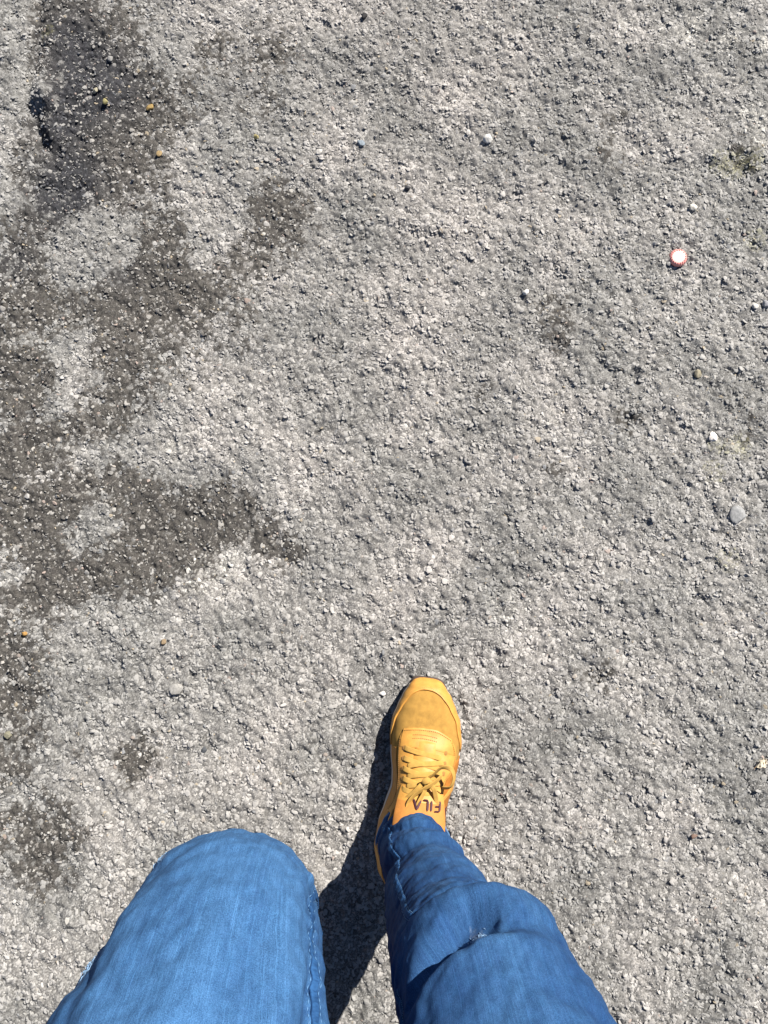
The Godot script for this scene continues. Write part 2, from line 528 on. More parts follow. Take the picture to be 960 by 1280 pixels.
func build_pebbles() -> void:
	pebble("smooth white oval pebble below the bottle cap, near a mossy crack", 890, 547, 11, 1.4, 10, Color(0.80, 0.76, 0.72), 3, "pebble", "pebble", 0.5, 0.3)
	pebble("angular white stone chip in the upper middle, largest white one above the bottle cap", 610, 176, 15, 0.85, 25, Color(0.62, 0.61, 0.58), 5, "stone_chip", "stone", 0.5, 0.2)
	pebble("pale round pebble on the asphalt just above the bottle cap", 865, 261, 12, 0.85, 40, Color(0.60, 0.58, 0.52), 8, "pebble", "pebble", 0.5, 0.2)
	pebble("small white pebble in open asphalt left of and lower than the bottle cap", 657, 366, 9, 1.1, 80, Color(0.66, 0.65, 0.62), 11, "pebble", "pebble", 0.5, 0.25)
	pebble("large speckled bluish grey stone, biggest loose stone, below the white oval pebble", 921, 645, 22, 1.2, 15, Color(0.40, 0.41, 0.42), 14, "stone", "stone", 0.4, 0.0)
	pebble("flat pale grey angular stone flake left of the sneaker, above the bent knee", 221, 860, 20, 0.8, 35, Color(0.47, 0.46, 0.44), 17, "stone_flake", "stone", 0.22, 0.3)
	pebble("tiny white stone chip just left of the sneaker's toe", 478, 867, 9, 0.8, 10, Color(0.62, 0.60, 0.57), 21, "stone_chip", "stone", 0.4, 0.25)
	pebble("small white pebble near the right edge, lower right of the bottle cap", 943, 384, 10, 0.85, 30, Color(0.55, 0.54, 0.51), 22, "pebble", "pebble", 0.5, 0.25)
	pebble("smooth bluish grey pebble at the right edge, lower right of the bottle cap", 956, 381, 12, 1.0, 20, Color(0.42, 0.43, 0.46), 23, "pebble", "pebble", 0.6, 0.3)
	pebble("flat light grey stone set flush in the asphalt left of the big speckled stone", 775, 697, 15, 0.8, -20, Color(0.40, 0.395, 0.38), 26, "stone", "stone", 0.35, 0.1)
	pebble("bright orange pebble alone in the dark patch, at the left edge level with the sneaker", 31, 792, 9, 0.75, 15, Color(0.48, 0.28, 0.09), 31, "pebble", "pebble", 0.6, 0.3)
	pebble("ochre pebble in the sooty upper left patch, largest of the yellow ones", 187, 134, 9, 1.35, -25, Color(0.40, 0.28, 0.11), 33, "pebble", "pebble", 0.6, 0.25)
	pebble("pale yellow pebble in the sooty patch, left of the ochre one", 133, 129, 7.5, 1.3, 0, Color(0.42, 0.38, 0.18), 34, "pebble", "pebble", 0.6, 0.25)
	pebble("pale cream pebble leftmost of the yellowish ones in the sooty patch", 120, 115, 8, 1.2, -15, Color(0.48, 0.45, 0.34), 35, "pebble", "pebble", 0.6, 0.25)
	pebble("orange tinted pebble lower right of the ochre one, in the upper left", 200, 194, 9, 1.0, 30, Color(0.45, 0.33, 0.17), 36, "pebble", "pebble", 0.6, 0.25)
	pebble("yellow pebble on the rim of a pale patch, right of the sooty patch", 321, 173, 7, 1.3, 10, Color(0.45, 0.39, 0.19), 37, "pebble", "pebble", 0.6, 0.25)
	pebble("light grey pebble standing alone on the sooty patch at the top left", 139, 75, 8, 1.3, -10, Color(0.36, 0.36, 0.355), 38, "pebble", "pebble", 0.6, 0.25)
	pebble("bluish stone chip in the upper middle, right of a white one", 451, 182, 12, 0.75, -10, Color(0.30, 0.36, 0.42), 39, "stone_chip", "stone", 0.5, 0.2)
	pebble("small white pebble in the upper middle, left of a bluish chip", 399, 192, 10, 0.8, 15, Color(0.55, 0.53, 0.50), 40, "pebble", "pebble", 0.5, 0.2)
	pebble("black pebble in the upper middle near the top of the picture", 456, 22, 9, 1.2, -10, Color(0.03, 0.03, 0.035), 43, "pebble", "pebble", 0.6, 0.15)
	pebble("round dark grey pebble in the upper middle, below the bluish chip", 510, 236, 10, 0.9, 0, Color(0.10, 0.10, 0.11), 44, "pebble", "pebble", 0.6, 0.25)
	pebble("dark slate pebble left of the sneaker and below the pale flake", 255, 938, 8, 1.2, 0, Color(0.10, 0.11, 0.125), 45, "pebble", "pebble", 0.6, 0.2)
	pebble("tan pebble in the left middle, between the dark patch and the pale flake", 205, 802, 9, 0.9, 20, Color(0.40, 0.30, 0.19), 46, "pebble", "pebble", 0.6, 0.25)
	pebble("squarish olive stone in the dark strip at the left edge, below the orange pebble", 9, 920, 13, 0.9, 20, Color(0.28, 0.27, 0.20), 47, "stone", "stone", 0.5, 0.15)
	pebble("cream coloured stone beside a deep pit right of centre, above the white oval pebble", 872, 468, 11, 1.1, 20, Color(0.42, 0.38, 0.28), 48, "stone", "stone", 0.6, 0.25)
	pebble("reddish pebble on the right side, level with the ankle", 867, 1045, 9, 0.8, 30, Color(0.30, 0.20, 0.16), 49, "pebble", "pebble", 0.6, 0.15)

func build_leaf() -> void:
	var q := road(950, 953)
	var o := thing("dead_leaf", "small dried cream leaf scrap with dark spots at the right edge", "leaf", q + Vector3(0, relief(q.x, q.z, 0.0) + 0.004, 0))
	var nu := 15
	var nv := 9
	var p := PackedVector3Array()
	var col := PackedColorArray()
	for i in nu:
		for j in nv:
			var u := float(i) / (nu - 1)
			var v := float(j) / (nv - 1) - 0.5
			var w := 0.011 * pow(sin(PI * clampf(u * 0.94 + 0.03, 0, 1)), 0.7) * (1.0 + 0.25 * sin(u * 17.0))
			p.append(Vector3((u - 0.5) * 0.021, 0.0028 * sin(u * 5.0) + 0.010 * v * v + 0.0015 * sin(u * 21.0 + v * 9.0), v * w))
			var c := Color(0.55, 0.50, 0.40)
			if absf(sin(u * 11.0 + v * 8.0) * sin(v * 13.0 + u * 5.0)) > 0.72:
				c = Color(0.10, 0.07, 0.05)
			col.append(c)
	var m := mat(Color(1, 1, 1), 0.85, 0.3)
	m.vertex_color_use_as_albedo = true
	m.cull_mode = BaseMaterial3D.CULL_DISABLED
	var b := put("leaf_blade", grid_mesh(p, nu, nv, PackedVector2Array(), col), m, o)
	b.rotation.y = 0.5
	var st := PackedVector3Array()
	var up := PackedVector3Array()
	for i in 6:
		st.append(Vector3(-0.0105 - i * 0.0011, 0.0005, 0.0004 * i))
		up.append(Vector3.UP)
	var s := put("stalk", ribbon(st, up, 0.0009, 0.0009), mat(Color(0.22, 0.15, 0.09)), o)
	s.rotation.y = 0.5

func build_cap() -> void:
	var q := road(846.5, 323.5)
	var o := thing("bottle_cap", "white crown bottle cap with a red beaded rim lying on the asphalt", "bottle cap", q + Vector3(0, relief(q.x, q.z, 0.0) + 0.0022, 0))
	o.rotation = Vector3(deg_to_rad(3), 0.2, deg_to_rad(4))
	var white := mat(Color(0.66, 0.60, 0.54), 0.35)
	var red := mat(Color(0.72, 0.30, 0.27), 0.4)
	var lathe := [[0.0, 0.0058], [0.006, 0.0059], [0.0094, 0.0058], [0.0100, 0.0054], [0.0112, 0.0056], [0.0126, 0.0052], [0.0138, 0.0040], [0.0146, 0.0022], [0.0152, 0.0004], [0.0149, 0.0], [0.0142, 0.0006], [0.0128, 0.0036], [0.0, 0.0046]]
	var parts := [["face", 0, 3, white], ["skirt", 3, 12, red]]
	for part in parts:
		var nv := 21 * 8 + 1
		var p := PackedVector3Array()
		var from: int = part[1]
		var to: int = part[2]
		for i in range(from, to + 1):
			for j in nv:
				var a := TAU * (j % (nv - 1)) / (nv - 1)
				var flute := 0.00045 * cos(a * 21.0) * smoothstep(0.0115, 0.0148, lathe[i][0])
				p.append(Vector3((lathe[i][0] + flute) * cos(a), lathe[i][1], (lathe[i][0] + flute) * sin(a)))
		put(part[0], grid_mesh(p, to - from + 1, nv, PackedVector2Array(), PackedColorArray(), true), part[3], o)
	# dark red dots printed round the red band
	var bead := SphereMesh.new()
	bead.radius = 0.00105
	bead.height = 0.0009
	bead.radial_segments = 8
	bead.rings = 4
	var dots := mat(Color(0.34, 0.02, 0.035), 0.4)
	for i in 18:
		var a := TAU * (i + 0.5) / 18.0
		var d := put("bead", bead, dots, o)
		d.position = Vector3(0.0113 * cos(a), 0.00555, 0.0113 * sin(a))

# ------------------------------------------------------------------ sneaker
# l runs from the heel (0) to the toe (0.289), a from -1 (left edge of the sole) over the top to 1
const SHOE_L := 0.289
var t_left := [[0.0, 0.0156], [0.006, 0.0276], [0.022, 0.0396], [0.051, 0.0476], [0.0825, 0.0461], [0.105, 0.0406], [0.134, 0.0341], [0.15, 0.0354], [0.18, 0.0411], [0.205, 0.0448], [0.226, 0.0442], [0.245, 0.0385], [0.262, 0.0325], [0.276, 0.0255], [0.284, 0.0208], [0.2875, 0.0165], [0.289, 0.0095]]
var t_right := [[0.0, 0.0156], [0.006, 0.0246], [0.022, 0.0336], [0.051, 0.0386], [0.09, 0.0416], [0.122, 0.0466], [0.145, 0.0516], [0.175, 0.0564], [0.203, 0.0568], [0.232, 0.0521], [0.25, 0.0435], [0.265, 0.0355], [0.277, 0.0260], [0.284, 0.0208], [0.2875, 0.0165], [0.289, 0.0095]]
var t_top := [[0.0, 0.05], [0.05, 0.07], [0.10, 0.088], [0.13, 0.088], [0.16, 0.081], [0.19, 0.0715], [0.215, 0.0645], [0.24, 0.0585], [0.26, 0.052], [0.275, 0.044], [0.284, 0.036], [0.289, 0.026]]
var t_collar := [[0.0, 0.088], [0.02, 0.08], [0.05, 0.066], [0.08, 0.066], [0.11, 0.078], [0.14, 0.088]]

func shoe_p(l: float, a: float) -> Vector3:
	var wl := table(t_left, l)
	var wr := table(t_right, l)
	var base := 0.022 + 0.004 * smoothstep(0.24, 0.289, l)
	var top := table(t_top, l)
	var ph := a * PI * 0.5
	var s := absf(sin(ph))
	var half := wl if a < 0 else wr
	var closed := Vector3(signf(a) * half * pow(s, 0.82), base + (top - base) * pow(maxf(cos(ph), 0.0), 0.72), 0)
	# the open mouth: wall up to the collar, a rolled edge, then down inside
	var o := 1.0 - smoothstep(0.098, 0.118, l)
	if o > 0.0:
		var cz := table(t_collar, l)
		var m := absf(a)
		var q: Vector2
		if m > 0.5:
			var f := (1.0 - m) / 0.5
			q = Vector2(half * (1.0 + 0.06 * sin(f * PI) - 0.16 * f * f), lerpf(base, cz, f))
		elif m > 0.36:
			var f := (0.5 - m) / 0.14
			q = Vector2(half * 0.84 - 0.006 * (1.0 - cos(f * PI)), cz + 0.005 * sin(f * PI))
		else:
			var f := (0.36 - m) / 0.36
			q = Vector2((half * 0.84 - 0.012) * (1.0 - f), lerpf(cz, 0.035, minf(1.0, f * 1.6)))
		closed = closed.lerp(Vector3(signf(a) * q.x, q.y, 0), o)
	return Vector3(closed.x, closed.y, -l)

func shoe_n(l: float, a: float) -> Vector3:
	var e := 0.0012
	var l0 := clampf(l - e, 0, SHOE_L)
	var l1 := clampf(l + e, 0, SHOE_L)
	var du := shoe_p(l1, a) - shoe_p(l0, a)
	var dv := shoe_p(l, minf(a + 0.02, 1.0)) - shoe_p(l, maxf(a - 0.02, -1.0))
	return du.cross(dv).normalized() * -1.0

func on_shoe(l: float, a: float, off: float) -> Vector3:
	return shoe_p(l, a) + shoe_n(l, a) * off

# a piece laid on the upper between two lines of (l, a) points, with rounded-down edges
func overlay(A: Array, B: Array, n: int, m: int, off: float) -> ArrayMesh:
	var p := PackedVector3Array()
	var uv := PackedVector2Array()
	for i in n + 3:
		var s := clampf((i - 1.0) / n, 0, 1)
		var ea := i == 0 or i == n + 2
		var pa: Vector2 = curve_at(A, s)
		var pb: Vector2 = curve_at(B, s)
		for j in m + 5:
			var t := clampf((j - 2.0) / m, 0, 1)
			var low := ea or j == 0 or j == m + 4
			var mid := j == 1 or j == m + 3
			var q := pa.lerp(pb, t)
			var h := -0.0012 if low else (off * 0.75 if mid else off)
			p.append(on_shoe(clampf(q.x, 0.001, SHOE_L - 0.0005), clampf(q.y, -1, 1), h))
			uv.append(Vector2(q.x, q.y * 0.05))
	return grid_mesh(p, n + 3, m + 5, uv)

# a line of stitches along (l, a) points
func stitches(pts: Array, off: float, pitch := 0.0028) -> ArrayMesh:
	var list := []
	var fine := []
	for i in 61:
		var q: Vector2 = curve_at(pts, i / 60.0)
		fine.append(on_shoe(q.x, clampf(q.y, -1, 1), off))
	var run := 0.0
	var total := 0.0
	for i in 60:
		total += fine[i].distance_to(fine[i + 1])
	var count := int(total / pitch)
	for c in count:
		var s0 := c * pitch
		var s1 := s0 + pitch * 0.62
		var a := walk(fine, s0)
		var b := walk(fine, s1)
		list.append(ribbon(PackedVector3Array([a, a.lerp(b, 0.5) + Vector3(0, 0.0002, 0), b]), PackedVector3Array([Vector3.UP, Vector3.UP, Vector3.UP]), 0.0012, 0.0010))
	return join(list)

func walk(f: Array, s: float) -> Vector3:
	for i in f.size() - 1:
		var d: float = f[i].distance_to(f[i + 1])
		if s <= d:
			return f[i].lerp(f[i + 1], s / d)
		s -= d
	return f[-1]

func band(outset: float, lo: Callable, hi: Callable) -> ArrayMesh:   # a strip of sole all round
	var path := []
	for i in 61:
		var l := SHOE_L * 0.5 * (1.0 - cos(PI * i / 60.0))
		path.append(Vector2(-table(t_left, l) - outset, l))
	for i in 61:
		var l := SHOE_L * 0.5 * (1.0 + cos(PI * i / 60.0))
		path.append(Vector2(table(t_right, l) + outset, l))
	path.append(path[0])
	var p := PackedVector3Array()
	var rows := 8
	for r in rows:
		for q in path:
			var stretch: float = 1.0 + outset / 0.15
			var l: float = (q.y - SHOE_L * 0.5) * stretch + SHOE_L * 0.5
			var b: float = lo.call(q.y)
			var t: float = hi.call(q.y)
			var inn := [0.0, 0.86, 0.985, 1.0, 1.0, 0.985, 0.9, 0.0]
			var yy := [0.0, 0.0, 0.1, 0.3, 0.7, 0.92, 1.0, 1.0]
			p.append(Vector3(q.x * inn[r] , lerpf(b, t, yy[r]), -lerpf(SHOE_L * 0.5, l, inn[r])))
	return grid_mesh(p, rows, path.size(), PackedVector2Array(), PackedColorArray(), true)

func shoe_materials() -> Dictionary:
	var im := Image.create(512, 512, false, Image.FORMAT_RGB8)
	var s1 := noise(FastNoiseLite.TYPE_SIMPLEX, 0.16, 7, 3).get_seamless_image(512, 512)
	var s2 := noise(FastNoiseLite.TYPE_SIMPLEX, 0.012, 8, 2).get_seamless_image(512, 512)
	for y in 512:
		for x in 512:
			var v := 0.80 + 0.22 * (s1.get_pixel(x, y).r - 0.5) + 0.13 * (s2.get_pixel(x, y).r - 0.5)
			im.set_pixel(x, y, Color(v, v, v * 0.98))
	var nap := tex(im)
	var bump := s1.duplicate()
	bump.convert(Image.FORMAT_RGB8)
	bump.bump_map_to_normal_map(1.5)
	var grain := tex(bump)
	var made := {}
	var list := {"leather": [Color(0.74, 0.37, 0.082), 0.5], "suede": [Color(0.41, 0.230, 0.054), 0.95], "tan": [Color(0.50, 0.19, 0.032), 0.6], "lace": [Color(0.53, 0.315, 0.078), 0.9], "tan2": [Color(0.58, 0.27, 0.055), 0.6], "tongue": [Color(0.66, 0.27, 0.062), 0.7]}
	for k in list:
		var m := mat(list[k][0] * (1.35 if k == "suede" or k == "lace" else 1.15), list[k][1], 0.4)
		m.albedo_texture = nap
		m.uv1_triplanar = true
		m.uv1_scale = Vector3.ONE * 12.0
		m.normal_enabled = true
		m.normal_texture = grain
		m.normal_scale = 0.25 if k != "leather" else 0.10
		made[k] = m
	made["rubber"] = mat(Color(0.07, 0.045, 0.035), 0.7)
	made["foam"] = mat(Color(0.66, 0.60, 0.52), 0.6)
	made["thread"] = mat(Color(0.27, 0.13, 0.035), 0.9)
	made["ink"] = mat(Color(0.055, 0.012, 0.022), 0.7)
	made["lining"] = mat(Color(0.30, 0.15, 0.04), 0.95)
	return made

func ribbon_on(pts: Array, lift: Array, w: float, n := 24) -> ArrayMesh:
	var p := PackedVector3Array()
	var u := PackedVector3Array()
	for i in n + 1:
		var s := float(i) / n
		var q: Vector2 = curve_at(pts, s)
		var h: float = curve_at(lift, s)
		p.append(on_shoe(q.x, clampf(q.y, -1, 1), h))
		u.append(shoe_n(q.x, clampf(q.y, -1, 1)))
	return ribbon(p, u, w, 0.0013)

func build_sneaker(person: Node3D, M: Dictionary) -> Node3D:
	var nu := 110
	var nv := 73
	var p := PackedVector3Array()
	var uv := PackedVector2Array()
	for i in nu:
		var l := SHOE_L * 0.5 * (1.0 - cos(PI * i / (nu - 1)))
		for j in nv:
			p.append(shoe_p(l, lerpf(-1, 1, float(j) / (nv - 1))))
			uv.append(Vector2(l, j * 0.002))
	var shoe := put("sneaker", grid_mesh(p, nu, nv, uv), M.suede, person)
	var V := func(x, y): return Vector2(x, y)
	var toe_b := func(l): return 0.010 + 0.006 * smoothstep(0.22, 0.289, l) * 0.0
	put("outsole", band(0.0030, func(l): return 0.0 + 0.006 * smoothstep(0.235, 0.289, l), func(l): return 0.008 + 0.020 * smoothstep(0.262, 0.289, l)), M.rubber, shoe)
	put("midsole", band(0.0022, func(l): return 0.0085, func(l): return 0.0225 + 0.002 * smoothstep(0.24, 0.289, l)), M.foam, shoe)
	# toe bumper: a U of smooth leather
	var inner := [V.call(0.196, -0.90), V.call(0.214, -0.82), V.call(0.240, -0.70), V.call(0.261, -0.50), V.call(0.272, -0.17), V.call(0.271, 0.18), V.call(0.258, 0.46), V.call(0.234, 0.62), V.call(0.212, 0.69), V.call(0.196, 0.82)]
	var outer := [V.call(0.188, -1.0), V.call(0.212, -1.0), V.call(0.250, -1.0), V.call(0.278, -1.0), V.call(0.288, -0.5), V.call(0.288, 0.5), V.call(0.278, 1.0), V.call(0.250, 1.0), V.call(0.212, 1.0), V.call(0.190, 1.0)]
	put("toe_cap", overlay(inner, outer, 70, 10, 0.0023), M.leather, shoe)
	# vamp and eyestays: one shield of leather, open down the middle where the tongue shows
	put("eyestay", overlay([V.call(0.104, -0.62), V.call(0.13, -0.56), V.call(0.16, -0.52), V.call(0.19, -0.50), V.call(0.205, -0.46), V.call(0.2165, -0.38)], [V.call(0.104, -0.36), V.call(0.13, -0.22), V.call(0.16, -0.17), V.call(0.185, -0.13), V.call(0.20, -0.12), V.call(0.2195, -0.12)], 36, 8, 0.0017), M.leather, shoe)
	put("eyestay", overlay([V.call(0.104, 0.28), V.call(0.13, 0.20), V.call(0.16, 0.17), V.call(0.185, 0.15), V.call(0.20, 0.14), V.call(0.2185, 0.14)], [V.call(0.104, 0.42), V.call(0.13, 0.38), V.call(0.15, 0.40), V.call(0.168, 0.56), V.call(0.19, 0.62), V.call(0.209, 0.46)], 36, 8, 0.0017), M.leather, shoe)
	put("vamp", overlay([V.call(0.2165, -0.395), V.call(0.219, -0.22), V.call(0.2205, 0.0), V.call(0.219, 0.2), V.call(0.209, 0.47)], [V.call(0.192, -0.47), V.call(0.193, -0.2), V.call(0.194, 0.0), V.call(0.193, 0.2), V.call(0.188, 0.56)], 30, 8, 0.0020), M.leather, shoe)
	# side panels
	put("quarter", overlay([V.call(0.03, -0.94), V.call(0.08, -0.92), V.call(0.13, -0.95), V.call(0.188, -0.98)], [V.call(0.02, -0.56), V.call(0.08, -0.55), V.call(0.13, -0.60), V.call(0.190, -0.60)], 40, 10, 0.0010), M.tan2, shoe)
	put("quarter", overlay([V.call(0.03, 0.56), V.call(0.08, 0.48), V.call(0.13, 0.40), V.call(0.177, 0.56)], [V.call(0.02, 0.96), V.call(0.08, 0.96), V.call(0.13, 0.96), V.call(0.186, 0.96)], 40, 10, 0.0012), M.tan, shoe)
	put("side_stripe", overlay([V.call(0.122, 0.42), V.call(0.135, 0.62), V.call(0.142, 0.94)], [V.call(0.129, 0.42), V.call(0.144, 0.62), V.call(0.152, 0.94)], 20, 4, 0.0022), M.leather, shoe)
	put("side_mark", overlay([V.call(0.098, 0.55), V.call(0.108, 0.70)], [V.call(0.112, 0.54), V.call(0.119, 0.70)], 8, 3, 0.0020), M.ink, shoe)
	put("heel_counter", overlay([V.call(0.001, -0.98), V.call(0.03, -0.98), V.call(0.06, -0.98)], [V.call(0.001, -0.52), V.call(0.03, -0.55), V.call(0.05, -0.62)], 16, 8, 0.0016), M.leather, shoe)
	put("heel_counter", overlay([V.call(0.001, 0.52), V.call(0.03, 0.55), V.call(0.05, 0.62)], [V.call(0.001, 0.98), V.call(0.03, 0.98), V.call(0.06, 0.98)], 16, 8, 0.0016), M.leather, shoe)
	# collar roll
	var cp := PackedVector3Array()
	var cu := PackedVector3Array()
	for i in 41:
		var f := float(i) / 40
		var l := lerpf(0.116, 0.004, sin(f * PI))
		var a := -0.44 if f < 0.5 else 0.44
		a *= minf(1.0, absf(f - 0.5) * 7.0 + 0.15)
		cp.append(shoe_p(l, -0.44 if f < 0.5 else 0.44).lerp(Vector3(0, 0.088, -0.004), 1.0 - minf(1.0, absf(f - 0.5) * 6.0)))
		cu.append(Vector3.UP)
	put("collar", ribbon(cp, cu, 0.010, 0.008), M.leather, shoe)
	# tongue: a padded flap that stands above the throat
	var flap := func(s0: float, s1: float, th0: float):
		var tp := PackedVector3Array()
		var tuv := PackedVector2Array()
		for i in 34:
			var s := lerpf(s0, s1, i / 33.0)
			var l := lerpf(0.205, 0.083, s)
			var half := lerpf(0.020, 0.036, smoothstep(0.0, 0.9, s)) * (1.0 - 0.25 * smoothstep(0.93, 1.0, s))
			var rise := table(t_top, maxf(l, 0.125)) + 0.0005 + 0.027 * smoothstep(0.50, 1.0, s)
			for j in 25:
				var a := TAU * (j % 24) / 24.0
				var cx := signf(cos(a)) * pow(absf(cos(a)), 0.7)
				var th := (th0 if i > 0 else 0.001) * (1.0 + 0.6 * smoothstep(0.7, 0.95, s)) * (1.0 - 0.65 * smoothstep(0.96, 1.0, s))
				tp.append(Vector3(cx * half + 0.005, rise - 0.009 * cx * cx * (0.5 + s) + sin(a) * th, -l))
				tuv.append(Vector2(cx * 0.03, l))
		return grid_mesh(tp, 34, 25, tuv, PackedColorArray(), true)
	put("tongue", flap.call(0.0, 0.70, 0.0032), M.leather, shoe)
	var tongue := put("tongue_tab", flap.call(0.64, 1.0, 0.0038), M.tongue, shoe)
	# the word woven into the tongue, read by someone who faces the wearer
	build_word(tongue, M.ink)
	# laces: rows of eyelets on both sides
	var rows := [0.191, 0.177, 0.164, 0.151, 0.138, 0.126]
	var lace := func(pts, lift, w, nm): return put(nm, ribbon_on(pts, lift, w), M.lace, shoe)
	for i in rows.size():
		var l: float = rows[i]
		var w: float = 0.30 + 0.01 * i
		var nl: float = l - 0.009
		var up := 0.0032 + 0.011 * smoothstep(0.14, 0.105, l)
		lace.call([V.call(l + 0.001, -w - 0.06), V.call(l, -w + 0.02), V.call(lerpf(l, nl, 0.5), 0.02), V.call(nl + 0.001, 0.27)], [-0.0006, 0.0034, up, 0.0030], 0.0072, "lace")
		if i > 0:
			lace.call([V.call(l + 0.001, 0.34), V.call(l, 0.27), V.call(l - 0.004, 0.02), V.call(nl, -0.24)], [-0.0006, 0.0036, up + 0.0012, 0.0030], 0.0070, "lace")
		var hole := func(a): 
			var o := put("eyelet", ribbon_on([V.call(l + 0.003, a), V.call(l - 0.003, a)], [0.0019, 0.0019], 0.0046, 4), M.lining, shoe)
		hole.call(-w - 0.05)
		hole.call(0.35)
	# the knot and its two loops and two ends, standing clear of the shoe
	var K := shoe_p(0.155, 0.06) + Vector3(0, 0.012, 0)
	var free := func(pts: Array, w: float, nm: String, tilt: float):
		var q := PackedVector3Array()
		var u := PackedVector3Array()
		for i in 33:
			var s := i / 32.0
			q.append(K + curve_at(pts, s) * Vector3(1.15, 1.0, 1.15))
			u.append(Vector3(sin(tilt) , cos(tilt), 0.25).normalized())
		return put(nm, ribbon(q, u, w, 0.0016), M.lace, shoe)
	free.call([Vector3(0, 0, 0), Vector3(0.008, 0.004, -0.008), Vector3(0.017, 0.008, -0.018), Vector3(0.028, 0.009, -0.018), Vector3(0.033, 0.006, -0.008), Vector3(0.030, 0.003, 0.003), Vector3(0.020, -0.001, 0.006)], 0.0068, "lace_loop", 0.9)
	free.call([Vector3(0.019, 0.000, -0.008), Vector3(0.010, 0.004, 0.001), Vector3(0.0, 0.006, 0.008), Vector3(-0.012, 0.005, 0.018), Vector3(-0.018, 0.003, 0.030), Vector3(-0.014, 0.002, 0.040), Vector3(-0.007, 0.003, 0.038), Vector3(-0.006, 0.005, 0.026), Vector3(0.0, 0.004, 0.012), Vector3(0.002, 0.001, 0.0)], 0.0068, "lace_loop", 0.7)
	free.call([Vector3(0, 0.001, 0), Vector3(0.010, 0.003, 0.007), Vector3(0.016, -0.002, 0.022), Vector3(0.021, -0.003, 0.036)], 0.0064, "lace_end", 0.1)
	free.call([Vector3(0, 0.001, 0), Vector3(-0.010, 0.002, 0.012), Vector3(-0.024, -0.006, 0.030), Vector3(-0.034, -0.012, 0.052)], 0.0064, "lace_end", -0.5)
	put("lace_knot", ribbon(PackedVector3Array([K + Vector3(-0.005, 0.003, 0.003), K + Vector3(-0.002, 0.0055, 0.001), K + Vector3(0.003, 0.005, -0.002), K + Vector3(0.006, 0.002, -0.003)]), PackedVector3Array([Vector3.UP, Vector3.UP, Vector3.UP, Vector3.UP]), 0.009, 0.005), M.lace, shoe)
	# stitching
	var lines := []
	lines.append(stitches([V.call(0.214, -0.37), V.call(0.2165, -0.2), V.call(0.218, 0.0), V.call(0.2165, 0.2), V.call(0.207, 0.45)], 0.0024))
	lines.append(stitches([V.call(0.210, -0.17), V.call(0.2115, 0.0), V.call(0.209, 0.2)], 0.0024))
	lines.append(stitches([V.call(0.205, -0.17), V.call(0.2065, 0.0), V.call(0.204, 0.2)], 0.0024))
	lines.append(stitches([V.call(0.202, -0.93), V.call(0.218, -0.85), V.call(0.243, -0.75), V.call(0.2635, -0.54), V.call(0.275, -0.18), V.call(0.274, 0.20), V.call(0.261, 0.50)], 0.0018))
	lines.append(stitches([V.call(0.106, -0.60), V.call(0.13, -0.54), V.call(0.16, -0.50), V.call(0.19, -0.48), V.call(0.204, -0.44)], 0.0021))
	lines.append(stitches([V.call(0.106, 0.40), V.call(0.13, 0.36), V.call(0.15, 0.38), V.call(0.169, 0.53), V.call(0.188, 0.59), V.call(0.207, 0.44)], 0.0021))
	var sx := put("stitching", join(lines), M.thread, shoe)
	sx.set_meta("kind", "stuff")
	return shoe

func build_word(tongue: Node3D, ink: Material) -> void:
	# strokes of F, I, L and a barless A, as seen by a reader who faces the wearer: x to the reader's right
	var glyphs := [
		[[[0.0, 0.0], [0.0, 1.0]], [[0.0, 1.0], [0.62, 1.0]], [[0.0, 0.54], [0.56, 0.54]]],
		[[[0.0, 0.0], [0.0, 1.0]]],
		[[[0.0, 1.0], [0.0, 0.0]], [[0.0, 0.0], [0.55, 0.0]]],
		[[[0.0, 0.0], [0.42, 1.0]], [[0.42, 1.0], [0.84, 0.0]]]]
	var starts := [0.0, 0.95, 1.35, 2.1]
	var size := 0.0125
	for g in 4:
		var list := []
		for s in glyphs[g]:
			var q := PackedVector3Array()
			var u := PackedVector3Array()
			for i in 7:
				var f := i / 6.0
				var gx: float = (lerpf(s[0][0], s[1][0], f) + starts[g]) * size
				var gy: float = lerpf(s[0][1], s[1][1], f) * size
				# reader's right is the wearer's left; letters' tops point to the ankle's far side
				var x := 0.031 - gx
				var l := 0.1300 - gy
				var sl := (0.205 - l) / (0.205 - 0.083)
				var half := lerpf(0.020, 0.036, smoothstep(0.0, 0.9, sl))
				var cx := (x - 0.005) / half
				var rise := table(t_top, maxf(l, 0.125)) + 0.0005 + 0.027 * smoothstep(0.50, 1.0, sl)
				q.append(Vector3(x, rise - 0.009 * cx * cx * (0.5 + sl) + 0.0052 * pow(maxf(0.0, 1.0 - pow(absf(cx), 2.8)), 0.36), -l))
				u.append(Vector3(0, 1, 0.4).normalized())
			list.append(ribbon(q, u, 0.0030, 0.0010))
		put("letter", join(list), ink, tongue)

# ------------------------------------------------------------------ jeans
# a leg is a tube swept along rings: centre, half width, half depth
class Fold:
	var pts: Array      # (v metres from the hem, angle in turns; 0 faces forward, 0.25 the wearer's right)
	var w: float
	var h: float
	var sharp: float

var denim_tile := 0.28

func leg_frame(rings: Array, t: float) -> Array:
	var c: Vector3 = curve_at(rings.map(func(r): return r[0]), t)
	var d: Vector3 = (curve_at(rings.map(func(r): return r[0]), minf(t + 0.01, 1.0)) - curve_at(rings.map(func(r): return r[0]), maxf(t - 0.01, 0.0))).normalized()
	var rr: Vector2 = curve_at(rings.map(func(r): return r[1]), t)
	return [c, d, rr]

